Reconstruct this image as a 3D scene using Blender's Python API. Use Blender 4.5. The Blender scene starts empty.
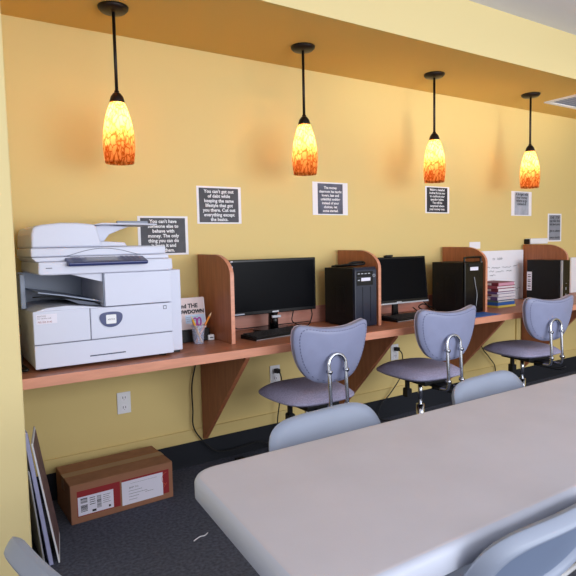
import bpy, bmesh, math, random
from mathutils import Vector, Matrix
random.seed(4)
PI = math.pi
scn = bpy.context.scene
COL = scn.collection
scn.view_settings.view_transform = 'Standard'
scn.view_settings.look = 'None'
scn.view_settings.exposure = 0.0

# ------------------------------------------------------------------ materials
def lin(c):
    return tuple(((v/255.0)/12.92 if v/255.0 <= .04045 else ((v/255.0+.055)/1.055)**2.4) for v in c)

def mat(name, rgb, rough=.5, metal=0.0, noise=0.0, scale=20.0, bump=0.0, bscale=None, spec=.5, stretch=None, **kw):
    m = bpy.data.materials.new(name); m.use_nodes = True
    nt = m.node_tree; b = nt.nodes['Principled BSDF']
    c = lin(rgb)
    b.inputs['Base Color'].default_value = (*c, 1)
    b.inputs['Roughness'].default_value = rough
    b.inputs['Metallic'].default_value = metal
    b.inputs['Specular IOR Level'].default_value = spec
    for k, v in kw.items():
        b.inputs[k].default_value = v
    if noise or bump:
        tc = nt.nodes.new('ShaderNodeTexCoord'); mp = nt.nodes.new('ShaderNodeMapping')
        nt.links.new(tc.outputs['Object'], mp.inputs['Vector'])
        if stretch: mp.inputs['Scale'].default_value = stretch
        nz = nt.nodes.new('ShaderNodeTexNoise'); nz.inputs['Scale'].default_value = scale; nz.inputs['Detail'].default_value = 4
        nt.links.new(mp.outputs['Vector'], nz.inputs['Vector'])
        if noise:
            cr = nt.nodes.new('ShaderNodeValToRGB')
            cr.color_ramp.elements[0].position = .3; cr.color_ramp.elements[1].position = .7
            cr.color_ramp.elements[0].color = (*[max(0, v*(1-noise)) for v in c], 1)
            cr.color_ramp.elements[1].color = (*[min(1, v*(1+noise)) for v in c], 1)
            nt.links.new(nz.outputs['Fac'], cr.inputs['Fac']); nt.links.new(cr.outputs['Color'], b.inputs['Base Color'])
        if bump:
            n2 = nz
            if bscale:
                n2 = nt.nodes.new('ShaderNodeTexNoise'); n2.inputs['Scale'].default_value = bscale; n2.inputs['Detail'].default_value = 3
                nt.links.new(mp.outputs['Vector'], n2.inputs['Vector'])
            bp = nt.nodes.new('ShaderNodeBump'); bp.inputs['Strength'].default_value = bump; bp.inputs['Distance'].default_value = .004
            nt.links.new(n2.outputs['Fac'], bp.inputs['Height']); nt.links.new(bp.outputs['Normal'], b.inputs['Normal'])
    return m

M = {}
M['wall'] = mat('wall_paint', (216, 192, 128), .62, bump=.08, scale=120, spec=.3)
M['soffit'] = mat('yellow_paint_shaded', (205, 169, 92), .65, bump=.08, scale=120, spec=.3)  # same yellow paint, shade of the underside put into a darker, oranger colour
M['fascia'] = mat('yellow_paint_lit', (222, 203, 148), .6, bump=.08, scale=120, spec=.3)  # same yellow paint, brightness of the lit front faces put into the colour
M['wainscot'] = mat('lower_wall_paint', (208, 184, 122), .55, spec=.3)
M['base'] = mat('cove_base_vinyl', (34, 36, 42), .7, spec=.15)
M['ceiling'] = mat('ceiling_paint', (226, 226, 234), .8, bump=.1, scale=200)
M['carpet'] = mat('carpet', (84, 87, 100), .95, noise=.3, scale=70, bump=.5, bscale=300, spec=.1)
M['desk'] = mat('cherry_laminate', (162, 103, 78), .42, noise=.16, scale=3, stretch=(2, 16, 16), spec=.5)
M['desk_v'] = mat('cherry_laminate_panel', (158, 96, 64), .42, noise=.18, scale=3, stretch=(16, 16, 2), spec=.4)
M['bracket'] = mat('cherry_laminate_bracket', (146, 88, 62), .45, noise=.18, scale=3, stretch=(16, 16, 2), spec=.4)
M['edge'] = mat('laminate_edge_band', (206, 140, 112), .4, noise=.1, scale=4, stretch=(2, 14, 14))
M['splash'] = mat('laminate_backsplash', (190, 132, 116), .4, noise=.08, scale=4, stretch=(2, 14, 14))
M['table'] = mat('speckled_table_plastic', (188, 183, 190), .6, noise=.035, scale=6, bump=.05, bscale=260, spec=.25)
M['table_edge'] = mat('table_rim_plastic', (178, 182, 196), .5, spec=.3)
M['printer'] = mat('printer_plastic', (200, 203, 220), .45, noise=.015, scale=10)
M['printer2'] = mat('printer_plastic_door', (203, 206, 224), .45)
M['printer_gap'] = mat('printer_shadow_gap', (95, 98, 112), .6)
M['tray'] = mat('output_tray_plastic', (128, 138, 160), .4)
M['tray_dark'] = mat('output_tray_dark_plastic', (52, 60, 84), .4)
M['navy'] = mat('navy_plastic', (44, 54, 104), .35)
M['lcd'] = mat('panel_screen', (130, 134, 148), .25)
M['btn'] = mat('panel_button', (92, 98, 128), .4)
M['black'] = mat('black_plastic', (18, 18, 21), .45, spec=.3)
M['blackg'] = mat('black_gloss_plastic', (11, 11, 13), .25, spec=.3)
M['screen'] = mat('dark_screen', (9, 10, 14), .25, spec=.05)
M['case'] = mat('dark_steel_case', (26, 25, 26), .55, noise=.06, scale=30, spec=.2)
M['bezel'] = mat('blue_black_bezel', (28, 34, 52), .35)
M['key'] = mat('keycap_plastic', (36, 36, 40), .5)
M['silver'] = mat('silver_plastic', (176, 178, 186), .35, metal=.4)
M['white'] = mat('white_plastic', (228, 228, 232), .45)
M['paper'] = mat('white_paper', (232, 230, 236), .8)
M['ink'] = mat('black_ink', (28, 28, 34), .7)
M['ink_grey'] = mat('grey_ink', (96, 98, 108), .7)
M['print_dark'] = mat('dark_photo_print', (66, 66, 74), .6, noise=.35, scale=9)
M['print_black'] = mat('black_photo_print', (38, 38, 48), .6, noise=.3, scale=10)
M['print_mid'] = mat('blue_grey_photo_print', (84, 86, 104), .6, noise=.4, scale=14)
M['print_pale'] = mat('pale_grey_print', (160, 164, 178), .6, noise=.25, scale=12)
M['print_grey'] = mat('grey_print', (134, 138, 150), .6, noise=.1, scale=12)
M['lettering'] = mat('white_lettering', (232, 232, 236), .7)
M['vinyl'] = mat('lilac_grey_vinyl', (137, 142, 172), .42, noise=.05, scale=14, bump=.06, bscale=60)
M['fabric'] = mat('grey_woven_fabric', (158, 154, 182), .9, noise=.22, scale=160, bump=.35, bscale=260, spec=.15)
M['pad'] = mat('grey_mauve_fabric', (186, 174, 192), .85, noise=.12, scale=160, bump=.3, bscale=260, spec=.15)
M['pipe_dark'] = mat('dark_stitching', (84, 88, 118), .6)
M['chrome'] = mat('chrome', (205, 208, 216), .14, metal=1.0)
M['folding'] = mat('pale_grey_chair_plastic', (132, 140, 158), .5, noise=.03, scale=9)
M['folding_panel'] = mat('grey_blue_chair_plastic', (106, 119, 144), .5, noise=.03, scale=9)
M['tube'] = mat('grey_enamel_tube', (190, 190, 194), .4)
M['bronze'] = mat('dark_bronze', (36, 28, 26), .4, metal=.6)
M['card'] = mat('cardboard', (154, 108, 78), .85, noise=.12, scale=7, stretch=(3, 3, 24))
M['card_side'] = mat('cardboard_front', (150, 102, 76), .85, noise=.06, scale=9)
M['tape'] = mat('brown_tape', (150, 112, 84), .3, noise=.1, scale=8)
M['red'] = mat('red_print', (146, 30, 36), .7)
M['orange_print'] = mat('orange_print', (196, 84, 56), .7)
M['label'] = mat('white_label', (226, 222, 236), .7)
M['yellow'] = mat('pencil_yellow', (226, 168, 44), .5)
M['orange'] = mat('pencil_orange', (220, 132, 50), .5)
M['pwood'] = mat('pencil_wood', (222, 190, 150), .7)
M['purple'] = mat('purple_plastic', (150, 44, 138), .35)
M['blue'] = mat('blue_paper', (44, 92, 170), .6)
M['brown_art'] = mat('brown_picture_edge', (104, 78, 78), .7, noise=.35, scale=22)
M['lav'] = mat('lavender_panel', (158, 160, 196), .6)
M['vent'] = mat('vent_white', (226, 228, 236), .5)
M['vent_slat'] = mat('vent_blue_grey', (150, 162, 188), .5)
M['book_cover'] = mat('pinkish_cover', (214, 196, 196), .6, noise=.06, scale=14)
M['ltblue'] = mat('pale_blue_paper', (186, 204, 226), .7)
for n, c in dict(maroon=(112, 40, 56), pink=(196, 140, 160), violet=(92, 74, 130), green=(96, 128, 112), bookyellow=(226, 200, 92), bookblue=(38, 96, 178), cream=(214, 206, 212), rose=(164, 84, 100)).items():
    M[n] = mat('book_' + n, c, .6)
M['glass'] = mat('clear_blue_plastic', (206, 214, 240), .12, Alpha=.24)
M['screw'] = mat('grey_slot', (74, 74, 80), .6)

def shade_material():
    m = bpy.data.materials.new('amber_crackle_glass'); m.use_nodes = True
    nt = m.node_tree; N = nt.nodes; L = nt.links; N.clear()
    out = N.new('ShaderNodeOutputMaterial')
    tc = N.new('ShaderNodeTexCoord')
    mp = N.new('ShaderNodeMapping'); mp.inputs['Scale'].default_value = (1, 1, .42); L.new(tc.outputs['Object'], mp.inputs['Vector'])
    nz = N.new('ShaderNodeTexNoise'); nz.inputs['Scale'].default_value = 40; nz.inputs['Detail'].default_value = 3
    L.new(mp.outputs['Vector'], nz.inputs['Vector'])
    mixv = N.new('ShaderNodeMixRGB'); mixv.inputs['Fac'].default_value = .03; L.new(mp.outputs['Vector'], mixv.inputs['Color1']); L.new(nz.outputs['Color'], mixv.inputs['Color2'])
    vo = N.new('ShaderNodeTexVoronoi'); vo.feature = 'DISTANCE_TO_EDGE'; vo.inputs['Scale'].default_value = 58
    L.new(mixv.outputs['Color'], vo.inputs['Vector'])
    cr = N.new('ShaderNodeValToRGB')
    e = cr.color_ramp.elements
    e[0].position = .0; e[0].color = (.55, .20, .06, 1)
    e[1].position = .16; e[1].color = (1.0, .93, .78, 1)
    L.new(vo.outputs['Distance'], cr.inputs['Fac'])
    # bulb glow put into the tint: pale near the bulb, redder towards the mouth
    sep = N.new('ShaderNodeSeparateXYZ'); L.new(tc.outputs['Object'], sep.inputs['Vector'])
    mr = N.new('ShaderNodeMapRange'); mr.inputs['From Min'].default_value = -.30; mr.inputs['From Max'].default_value = -.12
    mr.inputs['To Min'].default_value = 0; mr.inputs['To Max'].default_value = 1
    L.new(sep.outputs['Z'], mr.inputs['Value'])
    tint = N.new('ShaderNodeValToRGB'); t = tint.color_ramp.elements
    t[0].position = .0; t[0].color = (1.0, .60, .40, 1)
    t[1].position = .75; t[1].color = (1.0, .93, .66, 1)
    L.new(mr.outputs['Result'], tint.inputs['Fac'])
    mul = N.new('ShaderNodeMixRGB'); mul.blend_type = 'MULTIPLY'; mul.inputs['Fac'].default_value = 1
    L.new(cr.outputs['Color'], mul.inputs['Color1']); L.new(tint.outputs['Color'], mul.inputs['Color2'])
    tr = N.new('ShaderNodeBsdfTranslucent'); L.new(mul.outputs['Color'], tr.inputs['Color'])
    pb = N.new('ShaderNodeBsdfPrincipled'); pb.inputs['Roughness'].default_value = .25; L.new(mul.outputs['Color'], pb.inputs['Base Color'])
    L.new(mul.outputs['Color'], pb.inputs['Emission Color']); pb.inputs['Emission Strength'].default_value = SHADE_EMIT
    mx = N.new('ShaderNodeMixShader'); mx.inputs['Fac'].default_value = 1.3
    L.new(pb.outputs[0], mx.inputs[1]); L.new(tr.outputs[0], mx.inputs[2]); L.new(mx.outputs[0], out.inputs['Surface'])
    return m
SHADE_EMIT = .8  # glow added to the glass itself, on top of the bulb's light
M['shade'] = shade_material()
mb_ = bpy.data.materials.new('lamp_bulb'); mb_.use_nodes = True
b_ = mb_.node_tree.nodes['Principled BSDF']; b_.inputs['Base Color'].default_value = (1, .9, .7, 1); b_.inputs['Emission Color'].default_value = (1, .80, .52, 1); b_.inputs['Emission Strength'].default_value = 48
M['bulb'] = mb_

# ------------------------------------------------------------------ mesh helpers
class MB:
    """collects shapes; build() links them as ONE mesh object"""
    def __init__(s): s.v = []; s.f = []; s.sm = []; s.mi = []; s.cur = 0
    def add(s, vs, fs, smooth=False):
        b = len(s.v); s.v += [tuple(v) for v in vs]
        for f in fs: s.f.append(tuple(b+i for i in f)); s.sm.append(smooth); s.mi.append(s.cur)
        return s
    def box(s, x0, x1, y0, y1, z0, z1, Mx=None):
        vs = [Vector(p) for p in ((x0,y0,z0),(x1,y0,z0),(x1,y1,z0),(x0,y1,z0),(x0,y0,z1),(x1,y0,z1),(x1,y1,z1),(x0,y1,z1))]
        if Mx: vs = [Mx @ v for v in vs]
        return s.add(vs, [(0,3,2,1),(4,5,6,7),(0,1,5,4),(1,2,6,5),(2,3,7,6),(3,0,4,7)])
    def prism(s, pts, axis, a0, a1, smooth=False):
        """polygon pts in the plane normal to axis, extruded a0..a1"""
        def P(u, w, a):
            return (a,u,w) if axis == 'x' else ((u,a,w) if axis == 'y' else (u,w,a))
        n = len(pts); vs = [P(u,w,a0) for u,w in pts] + [P(u,w,a1) for u,w in pts]
        s.add(vs, [tuple(range(n))[::-1], tuple(range(n,2*n))])
        b = len(s.v)-2*n
        for i in range(n):
            j = (i+1) % n; s.f.append((b+i,b+j,b+n+j,b+n+i)); s.sm.append(smooth); s.mi.append(s.cur)
        return s
    def lathe(s, prof, seg=24, c=(0,0,0), caps=True):
        vs = []; fs = []
        for r,z in prof:
            for k in range(seg):
                a = 2*PI*k/seg; vs.append((c[0]+r*math.cos(a), c[1]+r*math.sin(a), c[2]+z))
        for i in range(len(prof)-1):
            for k in range(seg):
                k2 = (k+1) % seg; fs.append((i*seg+k, i*seg+k2, (i+1)*seg+k2, (i+1)*seg+k))
        if caps:
            fs.append(tuple(range(seg))[::-1]); fs.append(tuple((len(prof)-1)*seg+k for k in range(seg)))
        return s.add(vs, fs, True)
    def tube(s, pts, r, seg=10, closed=False, r2=None):
        pts = [Vector(p) for p in pts]; n = len(pts); vs = []; fs = []
        prev = None
        for i,p in enumerate(pts):
            if closed: t = pts[(i+1)%n]-pts[i-1]
            else: t = pts[min(i+1,n-1)]-pts[max(i-1,0)]
            t.normalize()
            if prev is None:
                up = Vector((0,0,1)) if abs(t.z) < .9 else Vector((1,0,0))
                a = t.cross(up).normalized()
            else:
                a = prev - t*prev.dot(t)
                a = a.normalized() if a.length > 1e-6 else t.orthogonal().normalized()
            prev = a; b = t.cross(a)
            rr = r if r2 is None else r+(r2-r)*i/(n-1)
            for k in range(seg):
                g = 2*PI*k/seg; vs.append(p+a*rr*math.cos(g)+b*rr*math.sin(g))
        m = n if closed else n-1
        for i in range(m):
            j = (i+1) % n
            for k in range(seg):
                k2 = (k+1) % seg; fs.append((i*seg+k,i*seg+k2,j*seg+k2,j*seg+k))
        if not closed:
            fs.append(tuple(range(seg))[::-1]); fs.append(tuple((n-1)*seg+k for k in range(seg)))
        return s.add(vs, fs, True)
    def cyl(s, p0, p1, r, seg=14, r2=None): return s.tube([p0,p1], r, seg, r2=r2)
    def build(s, name, m, parent=None, bevel=0, loc=None, rot=None, seg=2, subsurf=0):
        me = bpy.data.meshes.new(name); me.from_pydata(s.v, [], s.f); me.update()
        bm = bmesh.new(); bm.from_mesh(me); bmesh.ops.recalc_face_normals(bm, faces=bm.faces[:]); bm.to_mesh(me); bm.free()
        for p,q,i in zip(me.polygons, s.sm, s.mi): p.use_smooth = q; p.material_index = i
        for mm in (m if isinstance(m, (list,tuple)) else [m]): me.materials.append(mm)
        o = bpy.data.objects.new(name, me); COL.objects.link(o)
        if parent: o.parent = parent
        if loc: o.location = loc
        if rot: o.rotation_euler = rot
        if bevel:
            d = o.modifiers.new('bevel','BEVEL'); d.width = bevel; d.segments = seg; d.limit_method = 'ANGLE'; d.angle_limit = math.radians(40); d.harden_normals = False
        if subsurf:
            d = o.modifiers.new('sub','SUBSURF'); d.levels = subsurf; d.render_levels = subsurf
        return o

def smooth_path(pts, n=6, closed=False):
    P = [Vector(p) for p in pts]; out = []; m = len(P)
    rng = range(m) if closed else range(m-1)
    for i in rng:
        p1, p2 = P[i], P[(i+1)%m]
        p0 = P[i-1] if (i > 0 or closed) else p1*2-p2
        p3 = P[(i+2)%m] if (i+2 < m or closed) else p2*2-p1
        for k in range(n):
            t = k/n
            out.append(.5*((2*p1)+(p2-p0)*t+(2*p0-5*p1+4*p2-p3)*t*t+(3*p1-p0-3*p2+p3)*t**3))
    if not closed: out.append(P[-1])
    return out

def rrect(x0, x1, y0, y1, r, n=6):
    rs = r if isinstance(r, (list,tuple)) else [r]*4      # corners: (x0y0, x1y0, x1y1, x0y1)
    pts = []
    for (cx,cy,a,rr) in ((x0+rs[0],y0+rs[0],PI,rs[0]),(x1-rs[1],y0+rs[1],1.5*PI,rs[1]),(x1-rs[2],y1-rs[2],0,rs[2]),(x0+rs[3],y1-rs[3],.5*PI,rs[3])):
        for k in range(n+1):
            t = a+.5*PI*k/n; pts.append((cx+rr*math.cos(t), cy+rr*math.sin(t)))
    return pts

def tag(o, label=None, cat=None, group=None, kind=None):
    if label: o['label'] = label
    if cat: o['category'] = cat
    if group: o['group'] = group
    if kind: o['kind'] = kind
    return o
def thing(name, label, cat, loc=(0,0,0), rz=0, group=None):
    o = bpy.data.objects.new(name, None); COL.objects.link(o); o.location = loc; o.rotation_euler = (0,0,rz)
    o.empty_display_size = .1
    return tag(o, label, cat, group)
def struct(o): o['kind'] = 'structure'; return o
def copy_tree(o, parent=None):
    c = o.copy(); COL.objects.link(c)
    if parent: c.parent = parent
    for ch in list(o.children): copy_tree(ch, c)
    return c
def text_mesh(mb, lines, x, z, y, size, leading, align='CENTER', bold=.0, shear=0.0, widths=None, jitter=0):
    """lettering in the wall plane (reads from -y): lines centred on x, first baseline at z"""
    for i, ln in enumerate(lines):
        cu = bpy.data.curves.new('letters','FONT'); cu.body = ln; cu.size = size; cu.align_x = align; cu.offset = bold; cu.shear = shear; cu.resolution_u = 2
        ob = bpy.data.objects.new('letters', cu); COL.objects.link(ob)
        dg = bpy.context.evaluated_depsgraph_get(); dg.update()
        me = bpy.data.meshes.new_from_object(ob.evaluated_get(dg))
        vs = [v.co.copy() for v in me.vertices]; fs = [tuple(p.vertices) for p in me.polygons]
        bpy.data.objects.remove(ob); bpy.data.curves.remove(cu)
        k = 1.0
        if widths and vs:
            w = max(v.x for v in vs)-min(v.x for v in vs); k = min(1.0, widths/w) if w > 0 else 1
        mb.add([(x+v.x*k, y, z-i*leading+v.y) for v in vs], fs)
        bpy.data.meshes.remove(me)

# ------------------------------------------------------------------ camera
f_px, yaw, pitch, roll = 565.196, .57653, .07755, -.02133
camH, camD = 1.23819, 2.92806
fw = Vector((math.sin(yaw)*math.cos(pitch), math.cos(yaw)*math.cos(pitch), -math.sin(pitch)))
r0 = Vector((math.cos(yaw), -math.sin(yaw), 0)); u0 = r0.cross(fw)
rr_ = r0*math.cos(roll)+u0*math.sin(roll); uu_ = -r0*math.sin(roll)+u0*math.cos(roll)
cd = bpy.data.cameras.new('camera'); cam = bpy.data.objects.new('camera', cd); COL.objects.link(cam)
cd.sensor_width = 36; cd.lens = 36*f_px/576; cd.clip_start = .02
cam.matrix_world = Matrix(((rr_.x,uu_.x,-fw.x,0),(rr_.y,uu_.y,-fw.y,-camD),(rr_.z,uu_.z,-fw.z,camH),(0,0,0,1)))
scn.camera = cam

# ------------------------------------------------------------------ the room
PX, PYF, ZS, ZC, XR = .286, -.721, 2.308, 2.595, 6.6
struct(MB().box(-2.2, XR+.1, -5.2, .1, -.06, 0).build('floor', M['carpet']))
struct(MB().box(PX-.02, XR+.1, 0, .1, 0, ZC).build('wall_back', M['wall']))
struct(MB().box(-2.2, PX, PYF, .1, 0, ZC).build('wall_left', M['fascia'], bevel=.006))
struct(MB().box(XR, XR+.1, -5.2, 0, 0, ZC).build('wall_right', M['wall']))
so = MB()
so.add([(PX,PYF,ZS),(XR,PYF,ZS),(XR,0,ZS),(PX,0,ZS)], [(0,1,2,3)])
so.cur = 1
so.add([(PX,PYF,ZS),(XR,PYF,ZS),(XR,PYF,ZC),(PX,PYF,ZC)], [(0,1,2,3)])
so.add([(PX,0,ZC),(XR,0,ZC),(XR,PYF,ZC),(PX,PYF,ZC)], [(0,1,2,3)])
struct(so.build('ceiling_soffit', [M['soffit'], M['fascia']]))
struct(MB().box(-2.2, XR+.1, -5.2, PYF, ZC, ZC+.06).build('ceiling', M['ceiling']))
# lower wall board with its groove line, then the black cove base
struct(MB().box(PX, XR, -.012, 0, .135, .205).build('trim_1', M['wainscot'], bevel=.004))
struct(MB().prism([(0,0),(-.018,0),(-.015,.010),(-.0135,.03),(-.013,.135),(0,.14)], 'x', PX, XR).build('baseboard_back', M['base']))
struct(MB().prism([(PYF,0),(PYF-.018,0),(PYF-.012,.02),(PYF-.010,.046),(PYF,.05)], 'x', -2.2, PX).build('baseboard_front', M['base']))
struct(MB().box(4.185, 4.238, -.018, 0, .14, .70).build('trim_2', M['wainscot'], bevel=.004))

# ------------------------------------------------------------------ long desk, brackets, dividers
DZ, DY = .74, -.571
desk = thing('long_desk', 'long cherry laminate wall desk held on triangular brackets along the yellow wall', 'desk', (PX+.01,-.02,.70))
def bd(mb, name, m, parent, **k):          # mesh given in world coordinates, parented to an un-rotated Empty
    o = mb.build(name, m, parent, **k); p = parent
    off = Vector((0,0,0))
    while p: off += p.location; p = p.parent
    for v in o.data.vertices: v.co -= off
    return o
bd(MB().box(PX+.004, XR-.01, DY+.004, -.002, .70, DZ), 'worktop', M['desk'], desk)
bd(MB().box(PX+.004, XR-.01, DY-.002, DY+.004, .699, DZ+.0005), 'edge_band', M['edge'], desk, bevel=.001)
bd(MB().box(PX+.004, XR-.01, -.018, -.001, DZ+.0005, .842), 'backsplash', M['splash'], desk, bevel=.001)
DX0, DS = 1.297, .9868
for i in range(5):
    x = DX0+i*DS
    br = bd(MB().prism([(-.0145,.70),(-.545,.70),(-.545,.688),(-.028,.145),(-.0145,.145)], 'x', x-.002, x+.022), 'bracket', M['bracket'], desk)
    e = MB(); e.prism([(-.545,.688),(-.5475,.6875),(-.0305,.1445),(-.028,.145)], 'x', x-.002, x+.022)
    bd(e, 'bracket_edge', M['edge'] if False else M['desk_v'], br)
dl = ['wooden desk divider panel between the white printer and the left monitor',
      'wooden desk divider panel beside the leftmost black computer tower',
      'wooden desk divider panel between the middle computer tower and the stack of books',
      'wooden desk divider panel with a white box against its top behind the rightmost computer']
for i in range(4):
    x = DX0+i*DS
    d = thing('desk_divider', dl[i], 'divider', (x, -.2, DZ), 0, 'wooden dividers on the desk')
    prof = [(-.019,DZ+.0005),(-.402,DZ+.0005),(-.404,1.085)]
    for k in range(1,13):
        t = PI/2*k/12; prof.append((-.404+.19*(1-math.cos(t)), 1.085+.105*math.sin(t)))
    prof += [(-.019,1.192)]
    bd(MB().prism(prof, 'x', x, x+.020), 'panel', M['desk_v'], d)
    e = MB(); P2 = [(-.402,DZ+.0005),(-.404,1.085)]+prof[3:]
    vs = []; fs = []
    for (y,z) in P2:
        dy, dz = (-.0022, .0) if z < 1.085 else (-.0022*max(0,(1.19-z)/.105), .0022*max(0,(z-1.085)/.105))
        vs += [(x-.0005,y+dy,z+dz),(x+.0205,y+dy,z+dz)]
    for k in range(len(P2)-1): fs.append((2*k,2*k+1,2*k+3,2*k+2))
    e.add(vs, fs, True); bd(e, 'edge_band', M['edge'], d)

# ------------------------------------------------------------------ pendant lamps
pl = ['amber crackle glass pendant lamp above the printer, leftmost of four',
      'amber crackle glass pendant lamp above the left monitor, second from left',
      'amber crackle glass pendant lamp hanging just above a small black sign',
      'amber crackle glass pendant lamp nearest the ceiling vent, last of the row']
def make_pendant():
    t = thing('pendant_lamp', pl[0], 'lamp', (0,0,ZS), 0, 'amber pendant lamps under the soffit')
    MB().lathe([(.02,-.024),(.055,-.020),(.065,-.010),(.067,0)], 32).build('canopy', M['bronze'], t)
    MB().cyl((0,0,-.02),(0,0,-.385), .0075, 12).lathe([(.011,-.365),(.011,-.385)],12).build('rod', M['bronze'], t)
    MB().lathe([(.010,-.372),(.018,-.378),(.028,-.392),(.033,-.410),(.033,-.418)], 24).build('shade_cap', M['bronze'], t)
    prof = [(.030,-.412),(.037,-.425),(.047,-.450),(.0565,-.480),(.064,-.510),(.0700,-.545),(.0733,-.580),(.0740,-.610),(.0725,-.640),(.0680,-.675),(.0660,-.688)]
    sh = MB().lathe([(r*.95,z+.412) for r,z in prof], 40, caps=False).build('glass_shade', M['shade'], t, loc=(0,0,-.412))
    d = sh.modifiers.new('thick','SOLIDIFY'); d.thickness = .0025; d.offset = -1
    MB().lathe([(.012,-.425),(.013,-.455),(.022,-.485),(.027,-.515),(.022,-.54),(.010,-.551)], 16).build('bulb', M['bulb'], t)
    return t
pend = make_pendant()
for i in range(4):
    o = pend if i == 0 else copy_tree(pend)
    o.location = (.7915+i*1.0277, -.3293, ZS); o['label'] = pl[i]

# ------------------------------------------------------------------ ceiling vent
vt = thing('ceiling_vent', 'white louvred air vent in the orange underside of the soffit', 'vent', (4.5,-.42,ZS))
fr = MB()
for a in ((4.18,4.86,-.62,-.585),(4.18,4.86,-.275,-.24),(4.18,4.215,-.585,-.275),(4.825,4.86,-.585,-.275)):
    fr.box(a[0],a[1],a[2],a[3],ZS-.010,ZS-.0005)
bd(fr, 'vent_frame', M['vent'], vt)
bd(MB().box(4.215,4.825,-.585,-.275,ZS-.002,ZS-.0005), 'backing', M['vent_slat'], vt)
sl = MB()
for k in range(9):
    y = -.57+k*.034
    sl.add([(4.215,y,ZS-.009),(4.825,y,ZS-.009),(4.825,y+.02,ZS-.003),(4.215,y+.02,ZS-.003)], [(0,1,2,3)])
bd(sl, 'louvres', M['vent'], vt)

# ------------------------------------------------------------------ wall signs
def sign(label, x0, x1, z0, z1, px0, px1, pz0, pz1, pm, tm, lines, size, lead, top, rot=0, bold=.0007):
    cx, cz = (x0+x1)/2, (z0+z1)/2
    s = thing('wall_sign', label, 'sign', (cx,-.001,cz), 0, 'paper signs on the yellow wall')
    MB().box(x0-cx,x1-cx,-.001,0,z0-cz,z1-cz).build('paper_sheet', M['paper'], s)
    MB().box(px0-cx,px1-cx,-.0018,-.001,pz0-cz,pz1-cz).build('printed_panel', pm, s)
    tx = MB(); text_mesh(tx, lines, (px0+px1)/2-cx, top+.004-cz, -.0024, size, lead, bold=bold, widths=(px1-px0)*.90)
    tx.build('lettering', tm, s)
    s.rotation_euler = (0, rot, 0)
    return s
sign('dark landscape sign with white lettering, partly hidden behind the printer', .970,1.252,1.193,1.402, .985,1.236,1.203,1.392, M['print_dark'], M['lettering'],
     ["You can't have","someone else to","behave with","money. The only","thing you can do","is learn it and","teach them."], .0255,.0258,1.362)
sign('dark landscape sign with white lettering above the first desk divider', 1.310,1.589,1.362,1.572, 1.324,1.571,1.370,1.562, M['print_dark'], M['lettering'],
     ["You can't get out","of debt while","keeping the same","lifestyle that got","you there. Cut out","everything except","the basics."], .0265,.0262,1.531)
sign('blue grey sign with wide white side margins on the wall below the second lamp', 2.102,2.386,1.419,1.628, 2.142,2.344,1.426,1.619, M['print_mid'], M['lettering'],
     ["The money","classroom has taught","lovers, less and","unfaithful nothing","instead of your","choices, get","some started."], .0225,.0245,1.582)
sign('small black portrait sign with white lettering below the third lamp', 3.110,3.366,1.442,1.638, 3.126,3.344,1.450,1.630, M['print_black'], M['lettering'],
     ["Making a detailed","budget forces you","to confront your","spending habits.","You will be","surprised where","your money goes."], .0225,.0235,1.602)
sign('pale grey sign with dark lines of text below the rightmost lamp', 4.116,4.392,1.433,1.635, 4.160,4.350,1.440,1.627, M['print_pale'], M['ink'],
     ["A budget tells","your money","where to go","instead of"], .030,.0270,1.598)
sign('narrow grey portrait sign with black lines above the last divider', 4.632,4.838,1.211,1.456, 4.650,4.822,1.222,1.445, M['print_grey'], M['ink'],
     ["ONE  STEP","pay bills first","and save some","","give to others","","every month"], .030,.029,1.408)

tag(MB().box(3.596,3.724,-.004,-.0005,1.170,1.224).build('sign_card', M['paper'], bevel=.001), 'small blank white card on the wall above the third divider', 'card')
wb = thing('wall_box', 'white plastic box fixed to the wall above the last divider', 'box', (4.42,-.03,1.215))
bd(MB().box(4.305,4.55,-.060,-.001,1.1945,1.243), 'housing', M['white'], wb, bevel=.008)
bd(MB().box(4.291,4.305,-.052,-.001,1.1945,1.238), 'end_cap', M['case'], wb, bevel=.006)

# ------------------------------------------------------------------ outlets
def outlet(label, x, z, w=.072, h=.114):
    o = thing('wall_outlet', label, 'outlet', (x,-.001,z), 0, 'white wall outlets under the desk')
    MB().box(-w/2,w/2,-.006,0,-h/2,h/2).build('cover_plate', M['white'], o, bevel=.003)
    for s in (-1,1):
        f_ = MB().prism(rrect(-.017,.017,s*.026-.0165,s*.026+.0165,.010,4),'y',-.0085,-.005).build('socket', M['paper'], o)
        MB().box(-.008,-.005,-.0092,-.008,s*.026-.003,s*.026+.009).box(.005,.008,-.0092,-.008,s*.026-.003,s*.026+.008).lathe([(.003,0),(.003,.001)],8,(0,-.0085,s*.026-.010)).build('slots', M['screw'], f_)
    return o
outlet('white duplex wall outlet below the printer, nothing plugged in', .857, .425)
outlet('white wall outlet with a black plug behind the left desk chair', 1.792, .440)
outlet('white wall outlet with a black plug behind the middle desk chair', 2.795, .455)

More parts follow.
